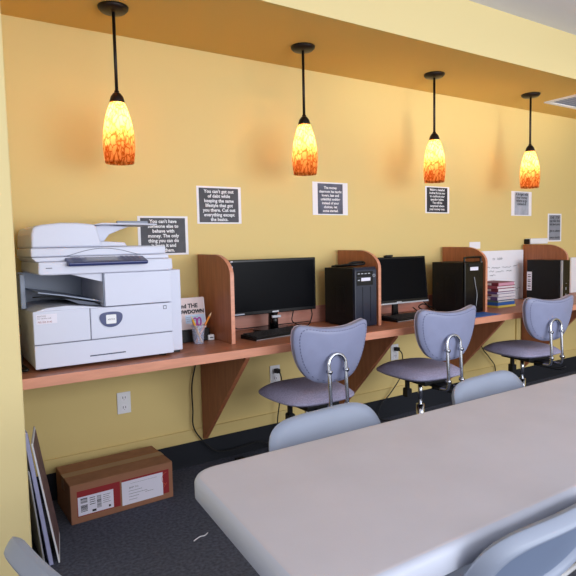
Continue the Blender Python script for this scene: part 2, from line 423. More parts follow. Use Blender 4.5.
def cable(name, label, pts, r=.004, m='black', n=6, group=None, seg=7):
    return tag(MB().tube(smooth_path(pts, n), r, seg).build(name, M[m]), label, 'cable', group)
def plugcable(label, x, z, pts):
    t = thing('power_cable', label, 'cable', (x,-.01,z))
    bd(MB().box(x-.014,x+.014,-.045,-.0095,z-.013,z+.013), 'plug', M['black'], t, bevel=.004)
    bd(MB().tube(smooth_path([(x,-.044,z)]+pts,6),.0038,7), 'cord', M['black'], t)
plugcable('black power cord plugged into the outlet behind the left chair', 1.795, .466,
          [(1.797,-.065,.44),(1.805,-.06,.36),(1.79,-.05,.26),(1.773,-.05,.15),(1.76,-.07,.03),(1.70,-.10,.006)])
plugcable('black power cord plugged into the outlet behind the middle chair', 2.795, .481,
          [(2.81,-.065,.44),(2.815,-.05,.30),(2.72,-.04,.18),(2.62,-.04,.10),(2.60,-.06,.02),(2.72,-.12,.006),(2.9,-.14,.006)])
cable('desk_cable', 'black cable hanging from the desk beside the first bracket to the floor',
      [(1.268,-.04,.695),(1.262,-.03,.60),(1.232,-.03,.47),(1.232,-.03,.33),(1.232,-.03,.23),(1.275,-.035,.15),(1.345,-.05,.075),(1.42,-.055,.055),(1.52,-.05,.055),(1.64,-.05,.06),(1.76,-.09,.02),(1.85,-.19,.006)], .0042)
cable('desk_cable', 'black cable hanging at the wall left of the right desk chair',
      [(3.66,-.03,.695),(3.70,-.03,.42),(3.80,-.03,.30),(3.875,-.03,.22),(3.89,-.03,.14),(3.87,-.05,.05),(3.80,-.1,.006),(3.6,-.13,.006)], .0042)
cable('floor_cable', 'black cable lying on the carpet along the wall below the brackets',
      [(1.95,-.19,.006),(2.05,-.17,.006),(2.25,-.12,.006),(2.45,-.16,.006),(2.62,-.2,.006),(2.85,-.22,.006),(3.1,-.18,.006),(3.3,-.2,.006)], .005)
ps = thing('power_strip', 'small black power block on the carpet at the base of the wall', 'power strip', (1.47,-.12,0))
bd(MB().box(1.445,1.50,-.145,-.105,.012,.036), 'housing', M['black'], ps, bevel=.004)
bd(MB().box(1.455,1.47,-.135,-.115,.0355,.0375), 'switch', M['case'], ps)
ps.location.z = 0
for ch in ps.children: ch.location.z -= .0118

# ------------------------------------------------------------------ printer
pr = thing('office_printer', 'large white multifunction printer with navy control panel on the desk', 'printer', (.66,-.28,DZ))
P0, P1, YF, YB = .367, .957, -.488, -.045
lb = MB()
lb.box(P0,P1,YF+.010,YB,.752,.985)
bd(lb, 'base_cabinet', M['printer'], pr, bevel=.008)
ft = MB()
for x in (P0+.04,P1-.04):
    for y in (YF+.05,YB-.05): ft.cyl((x,y,DZ+.0005),(x,y,.753),.018,14)
bd(ft, 'feet', M['black'], pr)
# paper drawer with its long grip slot
dr = bd(MB().prism([(P0,.7535),(P1-.002,.7535),(P1-.002,.850),(P0,.850)],'y',YF,YF+.012), 'paper_drawer', M['printer2'], pr, bevel=.003)
bd(MB().prism(rrect(.581,.734,.7815,.7865,.0024,3),'y',YF-.0006,YF), 'grip_slot', M['tray_dark'], dr)
gp = MB(); gp.box(P0+.003,P1-.004,YF+.006,YF+.011,.850,.8535); gp.box(.5885,.5915,YF+.006,YF+.011,.8535,.985)
bd(gp, 'panel_gap', M['printer_gap'], pr)
d1 = bd(MB().box(P0,.5885,YF,YF+.012,.8535,.988), 'left_door', M['printer2'], pr, bevel=.003)
d2 = bd(MB().box(.5915,P1-.002,YF,YF+.012,.8535,.985), 'right_door', M['printer2'], pr, bevel=.003)
# asset label
lbp = bd(MB().box(.379,.458,YF-.0008,YF-.0001,.937,.976), 'asset_label', M['label'], d1)
tx = MB(); text_mesh(tx, ["NOTICE","for service call"], .383, .9655, YF-.0014, .0088, .0085, 'LEFT'); bd(tx, 'label_text', M['ink_grey'], lbp)
tx = MB(); text_mesh(tx, ["702 555 0142"], .383, .9415, YF-.0014, .010, .01, 'LEFT'); bd(tx, 'label_number', M['red'], lbp)
# emblem: navy D-shape with a bright plate
em = [(.627,.945),(.633,.957),(.648,.963),(.675,.965),(.704,.963),(.719,.957),(.725,.945),(.722,.928),(.711,.912),(.695,.902),(.676,.899),(.657,.902),(.641,.912),(.630,.928)]
emp = [ (p.x,p.y) for p in smooth_path([(a,b,0) for a,b in em],3,True)]
eo = bd(MB().prism(emp,'y',YF-.004,YF-.0001), 'emblem', M['navy'], d2)
bd(MB().prism(rrect(.654,.697,.914,.953,.004,3),'y',YF-.0055,YF-.0038), 'emblem_plate', M['white'], eo)
tx = MB(); text_mesh(tx, ["xerox"], .6755, .930, YF-.0060, .013, .01); bd(tx, 'emblem_text', M['ink_grey'], eo)
bd(MB().box(.911,.927,YF-.0008,YF-.0001,.957,.974), 'status_mark', M['printer_gap'], d2)
bd(MB().box(.914,.924,YF-.0012,YF-.0007,.960,.971), 'status_mark_centre', M['printer2'], d2)
# upper right engine block + door
bd(MB().box(.650,P1,YF+.012,YB,.988,1.135), 'engine_block', M['printer'], pr, bevel=.004)
bd(MB().box(.650,.6525,YF+.002,YF+.012,.989,1.132), 'panel_gap', M['tray'], pr)
bd(MB().box(.655,P1-.002,YF,YF+.014,.9885,1.131), 'upper_door', M['printer2'], pr, bevel=.003)
# output tray cavity
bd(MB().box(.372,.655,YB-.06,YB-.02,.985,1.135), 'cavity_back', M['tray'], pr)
bd(MB().box(.352,.372,-.30,YB-.02,.985,1.133), 'rear_post', M['tray'], pr, bevel=.003)
ot = MB()
sec = [(P0+.004,.986),(.42,1.000),(.50,1.004),(.56,.998),(.62,.989),(.648,.986),(.648,.9855),(P0+.004,.9855)]
ot.prism(sec,'y',YF+.004,YB-.06); bd(ot, 'output_tray', M['printer'], pr)
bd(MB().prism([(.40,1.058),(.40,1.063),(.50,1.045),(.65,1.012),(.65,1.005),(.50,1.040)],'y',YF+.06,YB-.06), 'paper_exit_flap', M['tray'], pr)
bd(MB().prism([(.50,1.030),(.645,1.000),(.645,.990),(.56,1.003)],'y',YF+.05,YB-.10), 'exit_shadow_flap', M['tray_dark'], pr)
bd(MB().tube(smooth_path([(.38,YF+.07,1.042),(.46,YF+.065,1.04),(.52,YF+.06,1.030),(.60,YF+.055,1.008),(.645,YF+.05,.998)],5),.0028,8), 'paper_guide', M['black'], pr)
bd(MB().prism([(.52,1.1325),(.650,1.1325),(.650,1.095)],'y',YF+.012,YF+.06), 'gusset', M['printer'], pr)
# scanner deck
sdk = [(.395,1.142),(.400,1.134),(.45,1.132),(.90,1.132),(.955,1.134),(.962,1.142),(.960,1.186),(.397,1.186)]
bd(MB().prism(sdk,'y',YF-.006,YB), 'scanner_deck', M['printer2'], pr, bevel=.006)
bd(MB().prism([(.395,1.1865),(.960,1.1865),(.954,1.205),(.378,1.205)],'y',YF+.03,YB), 'scanner_rim', M['printer'], pr, bevel=.003)
tx = MB(); tx.box(.424,.448,YF-.0075,YF-.006,1.160,1.163); bd(tx, 'model_mark', M['ink_grey'], pr)
# control panel: navy slab with sloping top
cp = MB(); cpx0, cpx1 = .505,.838
cp.prism([(YF-.036,1.166),(YF-.042,1.180),(YF+.060,1.209),(YF+.060,1.166)],'x',cpx0,cpx1)
cpo = bd(cp, 'control_panel', M['navy'], pr, bevel=.005)
sn = Vector((0,-.029,.102)).normalized()
def slope(x,t,off=.0008):       # a point on the sloping panel top, t from front (0) to back (1)
    y = YF-.042+t*.102; z = 1.180+t*.029
    return (x, y+sn.y*off, z+sn.z*off)
def slope_rect(x0,x1,t0,t1,off=.0008): return [slope(x0,t0,off),slope(x1,t0,off),slope(x1,t1,off),slope(x0,t1,off)]
bd(MB().add(slope_rect(.515,.828,.08,.95,.0005),[(0,1,2,3)]), 'panel_face', M['btn'], cpo)
bd(MB().add(slope_rect(.585,.715,.16,.9,.0012),[(0,1,2,3)]), 'touch_screen', M['lcd'], cpo)
bt = MB()
for k in range(4):
    for j in range(3): bt.add(slope_rect(.735+k*.021,.749+k*.021,.16+j*.25,.32+j*.25,.0018),[(0,1,2,3)])
bd(bt, 'keypad', M['navy'], cpo); bt = MB()
for j in range(3): bt.add(slope_rect(.527,.565,.18+j*.25,.32+j*.25,.0018),[(0,1,2,3)])
bd(bt, 'panel_buttons', M['navy'], cpo)
# document feeder
bd(MB().box(.380,.954,YF+.052,YB,1.206,1.243), 'feeder_lid', M['printer'], pr, bevel=.006)
pts = [(.384,1.244),(.386,1.300),(.394,1.328),(.42,1.338),(.50,1.347),(.57,1.347),(.640,1.340),(.652,1.310),(.664,1.262),(.668,1.244)]
bd(MB().prism(pts,'y',YF+.054,YB), 'document_feeder', M['printer2'], pr, bevel=.008)
bd(MB().prism([(.669,1.244),(.669,1.268),(.70,1.268),(.79,1.262),(.80,1.244)],'y',YF+.13,YB), 'feeder_output', M['printer'], pr, bevel=.004)
bd(MB().prism([(.660,1.268),(.655,1.336),(.72,1.345),(.84,1.336),(.80,1.322),(.745,1.300),(.72,1.268)],'y',-.27,YB-.02), 'tray_support', M['printer2'], pr, bevel=.004)
bd(MB().prism([(.655,1.340),(.70,1.352),(.955,1.348),(.958,1.342),(.70,1.344)],'y',-.33,YB), 'document_tray', M['printer'], pr, bevel=.002)
bd(MB().box(.80,.952,-.215,-.195,1.3485,1.366), 'paper_guide', M['tray'], pr, bevel=.004)
bd(MB().add([(.70,YF+.12,1.3),(.72,YF+.12,1.3)],[]) if False else MB().box(.70,.93,-.30,-.12,1.2435,1.2465), 'feeder_catch_sheet', M['lcd'], pr)
# right side module
bd(MB().box(.9585,1.019,-.440,YB,.752,1.132), 'side_module', M['printer2'], pr, bevel=.005)
bd(MB().box(.965,1.012,-.42,YB-.03,DZ+.0005,.752), 'side_foot', M['black'], pr)
# dark arch wire above the panel (edge line of the lid)
bd(MB().tube([( .52+.30*k/16, YF+.0505, 1.2075+.030*math.sin(PI*k/16)) for k in range(17)], .0012, 6), 'lid_grip_line', M['printer_gap'], pr)

# cables between printer and wall
cable('printer_cable', 'black cables bunched between the printer and the left wall',
      [(.335,-.06,.752),(.322,-.20,.76),(.325,-.30,.80),(.312,-.36,.86),(.335,-.33,.92),(.318,-.25,.90),(.335,-.36,.80),(.318,-.42,.752),(.345,-.44,.750),(.33,-.25,.750)], .006)

# ------------------------------------------------------------------ monitors
def monitor(label, cx, cy, w, z0, z1, tilt, rz, pale_chin, webcam):
    t = thing('computer_monitor', label, 'monitor', (cx,cy,DZ+.0005), rz)
    h = z1-z0; zc = z0-DZ
    h0 = bpy.data.objects.new('display_panel', None)
    T = Matrix.Translation((0,0,zc)) @ Matrix.Rotation(-tilt,4,'X')
    def put(mb, name, m, par=t, **k):
        o = mb.build(name, m, par, **k)
        for v in o.data.vertices: v.co = T @ v.co
        return o
    bpy.data.objects.remove(h0)
    fr = put(MB().box(-w/2,w/2,0,.028,0,h), 'display_housing', M['blackg'], bevel=.004)
    put(MB().box(-w/2+.06,w/2-.06,.027,.05,.06,h-.05), 'rear_cover', M['black'], bevel=.01)
    put(MB().box(-w/2+.012,w/2-.012,-.0008,0,.020,h-.013), 'screen', M['screen'])
    if pale_chin:
        put(MB().box(-w/2,w/2,-.004,.003,-.006,.004), 'chin_strip', M['silver'], bevel=.001)
        put(MB().box(-.02,.02,-.006,.0,-.004,.010), 'maker_mark', M['silver'], bevel=.002)
    else:
        put(MB().box(-.022,.022,-.0012,0,.005,.013), 'maker_mark', M['silver'])
        put(MB().box(-w/2+.004,-w/2+.018,-.0014,0,h-.05,h-.035).box(-w/2+.006,-w/2+.02,-.0014,0,h-.012,h-.007), 'sticker', M['label'])
        put(MB().box(-w/2+.004,-w/2+.085,-.0014,0,.006,.013), 'energy_label', M['print_pale'])
    nk = MB(); nk.prism([(-.024,0),(.024,0),(.017,zc+.03),(-.017,zc+.03)],'y',.030,.052)
    nk.build('stand_neck', M['blackg'], t, bevel=.003)
    if pale_chin:
        bs = MB().prism(rrect(-.11,.11,-.012,.12,.03),'z',0,.014)
    else:
        bs = MB().prism([(.125*math.cos(2*PI*k/32),.03+.09*math.sin(2*PI*k/32)) for k in range(32)],'z',0,.012)
        nk2 = MB().lathe([(.022,0),(.020,zc+.004)],20,(0,.014,0)).build('stand_hinge', M['blackg'], t)
        MB().box(-.03,.03,-.012,.0,zc-.028,zc-.012).build('stand_badge', M['silver'], t, bevel=.003)
    bs.build('stand_base', M['blackg'], t, bevel=.004)
    if webcam:
        put(MB().box(-.085,-.03,-.012,.022,h+.0005,h+.013), 'webcam', M['black'], bevel=.003)
    return t
monitor('wide black monitor at the left desk station, beside the first divider', 1.712,-.158,.580,.842,1.156,0,0,False,False)
monitor('black monitor with a silver lower edge at the middle station', 2.645,-.205,.535,.834,1.140,math.radians(6),math.radians(-2),True,True)

def keyboard(label, cx, cy, rz, w=.44, d=.135):
    t = thing('keyboard', label, 'keyboard', (cx,cy,DZ+.0005), rz, 'black keyboards on the desk')
    MB().prism([(-d/2,0),(d/2,0),(d/2,.022),(-d/2,.012)],'x',-w/2,w/2).build('keyboard_body', M['black'], t, bevel=.003)
    k = MB()
    for r in range(5):
        y = -d/2+.012+r*.0235; zt = .012+.010*(y+d/2)/d
        n = 19
        for c in range(n):
            x = -w/2+.012+c*(w-.024)/n
            k.box(x,x+(w-.024)/n-.0035,y,y+.019,zt+.0005,zt+.0075)
    k.build('keys', M['key'], t)
    MB().box(-w/2+.002,w/2-.002,-d/2-.0015,-d/2+.001,.001,.006).build('front_edge', M['silver'], t)
    return t
keyboard('black keyboard in front of the left monitor', 1.640,-.312,math.radians(9))
keyboard('black keyboard in front of the middle monitor', 2.655,-.305,math.radians(5),.42)

# desk cables behind the monitors
cable('monitor_cable', 'black cables trailing over the desk right of the left monitor',
      [(1.90,-.06,.83),(1.89,-.06,.77),(1.90,-.12,.750),(1.93,-.17,.7505),(1.99,-.13,.80),(2.02,-.08,.84),(2.06,-.05,.85)], .0035)
cable('monitor_cable', 'thin black cable lying on the desk behind the left monitor',
      [(1.50,-.028,.82),(1.505,-.028,.775),(1.53,-.028,.752),(1.62,-.028,.750),(1.80,-.028,.750),(1.95,-.032,.750),(2.05,-.032,.750)], .003)
cable('monitor_cable', 'tangled black cables on the desk right of the middle monitor',
      [(2.86,-.12,.78),(2.84,-.22,.75),(2.90,-.27,.7505),(2.97,-.22,.77),(2.94,-.14,.80),(2.88,-.16,.778),(2.93,-.24,.7505),(3.0,-.17,.7505),(3.0,-.10,.80),(2.97,-.05,.86)], .004)

# ------------------------------------------------------------------ computer towers
def tower(label, x0, x1, yf, yb, z1, style):
    t = thing('computer_tower', label, 'computer', ((x0+x1)/2,(yf+yb)/2,DZ+.0005))
    z0 = DZ+.0005; w = x1-x0
    bd(MB().box(x0,x1,yf+.022,yb,z0+.006,z1), 'case', M['case'], t, bevel=.003)
    bd(MB().box(x0+.01,x0+.04,yf+.04,yb-.03,z0,z0+.007).box(x1-.04,x1-.01,yf+.04,yb-.03,z0,z0+.007), 'feet', M['black'], t)
    if style == 1:
        b = bd(MB().prism([(yf,z0+.004),(yf+.024,z0+.004),(yf+.024,z1+.006),(yf+.012,z1+.006),(yf,z1-.012)],'x',x0-.001,x1+.001), 'front_bezel', M['bezel'], t, bevel=.004)
        bd(MB().box(x0+.012,x1-.03,yf-.0015,yf,z1-.10,z1-.055).box(x0+.012,x1-.03,yf-.0015,yf,z1-.052,z1-.018), 'drive_bay', M['blackg'], b)
        bd(MB().box(x0+.045,x1-.05,yf-.0028,yf-.0012,z1-.075,z1-.056), 'front_label', M['label'], b)
        p = MB()
        for k in range(4): p.box(x0+.018+.026*k,x0+.034+.026*k,yf-.0028,yf-.0012,z1-.034,z1-.029)
        p.box(x0+.018,x0+.034,yf-.0028,yf-.0012,z1-.072,z1-.066); bd(p, 'front_ports', M['silver'], b)
        bd(MB().tube([(x1-.022+.008*math.cos(2*PI*k/12),yf-.002,z1-.045+.008*math.sin(2*PI*k/12)) for k in range(12)],.002,6,True), 'power_button', M['silver'], b)
        bd(MB().box(x0+.055,x0+.058,yf-.0012,yf,z0+.03,z1-.11).box(x1-.05,x1-.047,yf-.0012,yf,z0+.03,z1-.11), 'bezel_groove', M['blackg'], b)
        bd(MB().box(x0-.0012,x0-.0001,yf+.10,yf+.18,z0+.08,z0+.24), 'side_vent', M['black'], t)
    elif style == 2:
        b = bd(MB().prism([(yf,z0+.004),(yf+.022,z0+.004),(yf+.022,z1+.004),(yf+.010,z1+.006),(yf,z1-.002)],'x',x0-.002,x1+.001), 'front_bezel', M['blackg'], t, bevel=.004)
        bd(MB().tube(smooth_path([(x0+.010,yf+.014,z1),(x0+.010,yf+.014,z1+.024),(x0+.022,yf+.014,z1+.033),(x1-.022,yf+.014,z1+.033),(x1-.010,yf+.014,z1+.024),(x1-.010,yf+.014,z1)],5),.0075,8), 'top_handle', M['blackg'], b)
        bd(MB().box(x0+.05,x1-.055,yf-.0018,yf,z1-.055,z1-.032), 'front_label', M['label'], b)
        bd(MB().box(x0+.035,x1-.03,yf-.0016,yf,z1-.028,z1-.008), 'drive_bay', M['case'], b)
        bd(MB().lathe([(.007,-.002),(.007,.001)],16,(x1-.02,yf-.001,z1+.0)), 'power_button', M['silver'], b)
        bd(MB().tube(smooth_path([(x0+.09,yf-.003,z1-.10),(x0+.10,yf-.006,z1-.16),(x0+.115,yf-.006,z1-.22),(x0+.108,yf-.005,z1-.30)],5),.002,6), 'earphone_lead', M['silver'], b)
        bd(MB().box(x0-.0012,x0-.0001,yf+.08,yf+.17,z0+.05,z0+.25), 'side_vent', M['black'], t)
    else:
        b = bd(MB().box(x0,x1,yf,yf+.022,z0+.004,z1), 'front_bezel', M['blackg'], t, bevel=.003)
        bd(MB().box(x0-.001,x0+.010,yf-.0012,yf+.012,z0+.02,z1-.002), 'silver_strip', M['silver'], b)
        bd(MB().box(x0+.05,x0+.058,yf-.0014,yf,z0+.05,z0+.07).box(x0+.05,x0+.058,yf-.0014,yf,z0+.10,z0+.12).lathe([(.006,-.001),(.006,.001)],12,(x0+.055,yf-.0005,z0+.15)), 'front_ports', M['silver'], b)
        lb = bd(MB().box(x0-.0012,x0-.0001,yb-.045,yb-.002,.825,.975), 'side_label', M['label'], t)
        bars = MB()
        for k in range(7): bars.box(x0-.0018,x0-.0011,yb-.036,yb-.010,.835+k*.019,.841+k*.019+.004*(k%2))
        bd(bars, 'label_bars', M['ink_grey'], lb)
    return t
tower('black computer tower with blue-black front beside the left monitor', 2.107,2.272,-.402,-.108,1.088,1)
tower('black computer tower with a raised black top handle left of the books', 3.068,3.255,-.398,-.105,1.088,2)
tower('slim black computer tower with a silver front strip, rightmost on the desk', 4.115,4.222,-.452,-.152,1.070,3)
cable('coiled_cable', 'coiled black cable lying on top of the leftmost computer tower',
      [(2.125,-.16,1.096),(2.15,-.24,1.100),(2.21,-.29,1.104),(2.245,-.25,1.106),(2.20,-.20,1.104),(2.14,-.24,1.104),(2.16,-.32,1.108),(2.235,-.33,1.110),(2.25,-.30,1.12),(2.19,-.27,1.118),(2.13,-.30,1.108),(2.12,-.20,1.1),(2.2,-.15,1.098)], .0065)

# ------------------------------------------------------------------ things by the pencil cup
cup = thing('pencil_cup', 'clear plastic pencil cup on the desk beside the printer', 'cup', (1.173,-.275,DZ+.0005))
MB().lathe([(.026,.003),(.030,.05),(.036,.095),(.0345,.095),(.0285,.05),(.0245,.006)],24,caps=False).lathe([(.026,0),(.026,.006)],24).build('cup_wall', M['glass'], cup)
MB().tube([(.036*math.cos(2*PI*k/24),.036*math.sin(2*PI*k/24),.095) for k in range(24)],.0016,6,True).build('cup_rim', M['silver'], cup)
def pencil(label, p0, p1, m, r=.004):
    t = thing('pencil', label, 'pencil', p0)
    a = Vector(p1)-Vector(p0)
    MB().cyl((0,0,0),a*.86,r,6).build('shaft', M[m], t)
    MB().tube([a*.86,a],r,6,r2=.0006).build('tip', M['pwood'], t)
pencil('yellow pencil leaning left in the clear pencil cup', (1.186,-.287,.7475),(1.128,-.292,.890),'yellow',.005)
pencil('yellow pencil leaning steeply left in the pencil cup, behind the other', (1.188,-.268,.7475),(1.142,-.266,.870),'yellow',.005)
pencil('orange pencil leaning right out of the pencil cup', (1.158,-.275,.7475),(1.250,-.275,.896),'orange',.0055)
sc = thing('scissors', 'purple handled scissors standing in the pencil cup', 'scissors', (1.170,-.280,.7475))
for s in (-1,1):
    MB().prism([(-.002*s,0),(.006*s,.06),(.001*s,.085),(-.004*s,.085)],'y',-.001+.0012*s,.001+.0012*s).build('blade', M['silver'], sc)
    MB().tube([(.012*s+.010*math.cos(2*PI*k/18)-.004, .0012*s, .106+.021*math.sin(2*PI*k/18)) for k in range(18)],.0042,8,True).build('handle', M['purple'], sc)
hb = thing('desk_box', 'black desk box with a pale booklet propped on it, beside the printer', 'box', (1.18,-.16,DZ))
bd(MB().box(1.075,1.265,-.215,-.12,DZ+.0005,.806), 'housing', M['black'], hb, bevel=.004)
bd(MB().box(1.085,1.255,-.2165,-.2145,.765,.768), 'seam', M['case'], hb)
bk = thing('booklet', 'pinkish booklet with black hand-drawn title standing on the black desk box', 'book', (1.17,-.175,.8065))
Tb = Matrix.Translation((1.17,-.200,.8065)) @ Matrix.Rotation(math.radians(-8),4,'X')
def tb(mb, name, m, par, **k):
    o = bd(mb, name, m, par, **k); base = Vector(bk.location)
    for v in o.data.vertices: v.co = (Tb @ (v.co+base)) - base
    return o
tb(MB().box(-.085,.080,0,.010,0,.165), 'cover', M['book_cover'], bk, bevel=.001)
tb(MB().box(-.082,.083,.0002,.0095,.002,.162), 'pages', M['paper'], bk)
tx = MB(); text_mesh(tx, ["and THE"], -.010, .112, -.0010, .030, .03, bold=.0012); text_mesh(tx, ["SHOWDOWN"], -.010, .082, -.0010, .027, .03, bold=.0016); tb(tx, 'title', M['ink'], bk)
tb(MB().box(-.030,.078,-.0007,0,.030,.075), 'cover_panel', M['ltblue'], bk)
sq = MB()
for k in range(3): sq.box(-.025+.0*k,.06-.01*k,-.0012,-.0007,.042+.010*k,.0435+.010*k)
sq.box(-.068,-.052,-.0010,0,.040,.060); tb(sq, 'small_print', M['ink_grey'], bk)
ad = thing('adapter', 'small white power adapter on the desk beside the first divider', 'adapter', (1.272,-.200,DZ))
bd(MB().box(1.252,1.287,-.225,-.195,DZ+.0005,.770), 'housing', M['white'], ad, bevel=.004)
bd(MB().box(1.260,1.279,-.2262,-.2245,.752,.758), 'port', M['ink_grey'], ad)

# ------------------------------------------------------------------ book station
pb = thing('poster_board', 'white paper board with handwriting standing behind the stack of books', 'board', (3.85,-.03,DZ))
bd(MB().box(3.42,4.242,-.032,-.020,DZ+.0005,1.150), 'board_sheet', M['paper'], pb, bevel=.001)
hw = MB()
def scrawl(x, z, n, step=.009, amp=.0055):
    pts = []
    for k in range(n):
        pts.append((x+k*step+random.uniform(-.003,.003), -.0335, z+random.uniform(-amp,amp)))
    hw.tube(smooth_path(pts,4),.0016,5)
text_mesh(hw, ["to   table"], 3.90, 1.075, -.0332, .034, .03, shear=.2)
for x,z,n in ((3.76,1.018,6),(3.83,1.012,12),(3.96,1.014,14),(4.10,1.020,8),(3.80,.985,7),(3.88,.982,12),(4.01,.982,9),(3.80,.952,9),(4.0,.845,10),(4.14,.835,7),(3.95,.80,9)): scrawl(x,z,n)
bd(hw, 'handwriting', M['ink_grey'], pb)
pb2 = tag(MB().box(4.955,5.55,-.034,-.020,DZ+.0005,1.062).build('poster_board', M['paper'], bevel=.001), 'white board standing on the desk right of the slim computer, at the photo edge', 'board')
stack = [('bookyellow','bookyellow',.015,'yellow book at the bottom of the stack'),('bookblue','bookblue',.022,'bright blue book second from the bottom of the stack'),
         ('green','cream',.014,'grey green book above the bright blue one in the stack'),('violet','cream',.026,'violet spined book above the grey green one in the stack'),
         ('cream','cream',.020,'cream book in the middle of the stack'),('violet','cream',.016,'thin violet and pink book just above the cream one'),
         ('maroon','cream',.024,'dark maroon book third from the top of the stack'),('rose','cream',.018,'rose coloured book second from the top of the stack'),('maroon','pink',.026,'thick maroon book on top of the stack')]
z = DZ+.0006
for i,(c,pg,h,lab) in enumerate(stack):
    w = .205-.004*(i%3); dx = random.uniform(-.006,.006); dp = .19-.006*(i%2); dy = random.uniform(-.004,.004)
    x0, y0 = 3.515+dx, -.322+dy
    t = thing('book', lab, 'book', (x0+w/2,y0+dp/2,z), 0, 'books stacked between divider and poster board')
    g = MB(); g.box(x0,x0+w,y0,y0+dp,z,z+.0025); g.box(x0,x0+w,y0,y0+dp,z+h-.0030,z+h-.0005); g.box(x0,x0+.003,y0,y0+dp,z+.0025,z+h-.003)
    if i in (0,1): g.box(x0+.003,x0+w,y0,y0+.003,z+.0025,z+h-.003)
    bd(g, 'cover', M[c], t)
    bd(MB().box(x0+.0032,x0+w-.005,y0+.004,y0+dp-.004,z+.0026,z+h-.0031), 'pages', M[pg if i not in (0,1) else 'cream'], t)
    if i in (3,4,6,8): bd(MB().box(x0-.0006,x0-.0001,y0+.06,y0+.13,z+.004,z+h-.005), 'spine_label', M['cream' if i != 4 else 'maroon'], t)
    z += h+.0004
tag(MB().box(2.955,3.235,-.556,-.412,DZ+.0006,DZ+.003).build('paper_folder', M['bookblue']), 'blue paper folder lying flat on the desk behind the middle chair', 'folder')

# ------------------------------------------------------------------ desk chairs
def outline_sample(pts, n):
    """closed smooth outline resampled evenly to n points"""
    c = smooth_path([(a,b,0) for a,b in pts], 10, True); L = [0]
    for i in range(len(c)): L.append(L[-1]+(c[(i+1)%len(c)]-c[i]).length)
    out = []; j = 0
    for k in range(n):
        d = L[-1]*k/n
        while L[j+1] < d: j += 1
        t = (d-L[j])/max(1e-9,L[j+1]-L[j]); p = c[j].lerp(c[(j+1)%len(c)], t); out.append((p.x,p.y))
    return out

def shell(pts, front, rear, rings=9, centre=(0,0)):
    """closed slab: outline in (x,z); front(t,x,z), rear(t,x,z) give y at ring t (0 centre, 1 rim)"""
    n = len(pts); mb = MB(); vs = []; fs = []
    ts = [math.sin(PI/2*k/rings) for k in range(1,rings+1)]
    for side, fn in ((0,front),(1,rear)):
        vs.append((centre[0], fn(0,centre[0],centre[1]), centre[1]))
        for t in ts:
            for (x,z) in pts:
                X = centre[0]+(x-centre[0])*t; Z = centre[1]+(z-centre[1])*t
                vs.append((X, fn(t,X,Z), Z))
    S = 1+rings*n
    for side in (0,1):
        b = side*S
        for k in range(n): fs.append((b, b+1+k, b+1+(k+1)%n))
        for r in range(rings-1):
            for k in range(n):
                k2 = (k+1)%n; a0 = b+1+r*n; a1 = a0+n; fs.append((a0+k,a0+k2,a1+k2,a1+k))
    for k in range(n):
        k2 = (k+1)%n; a = 1+(rings-1)*n; fs.append((a+k,a+k2,S+a+k2,S+a+k))
    return mb.add(vs, fs, True)

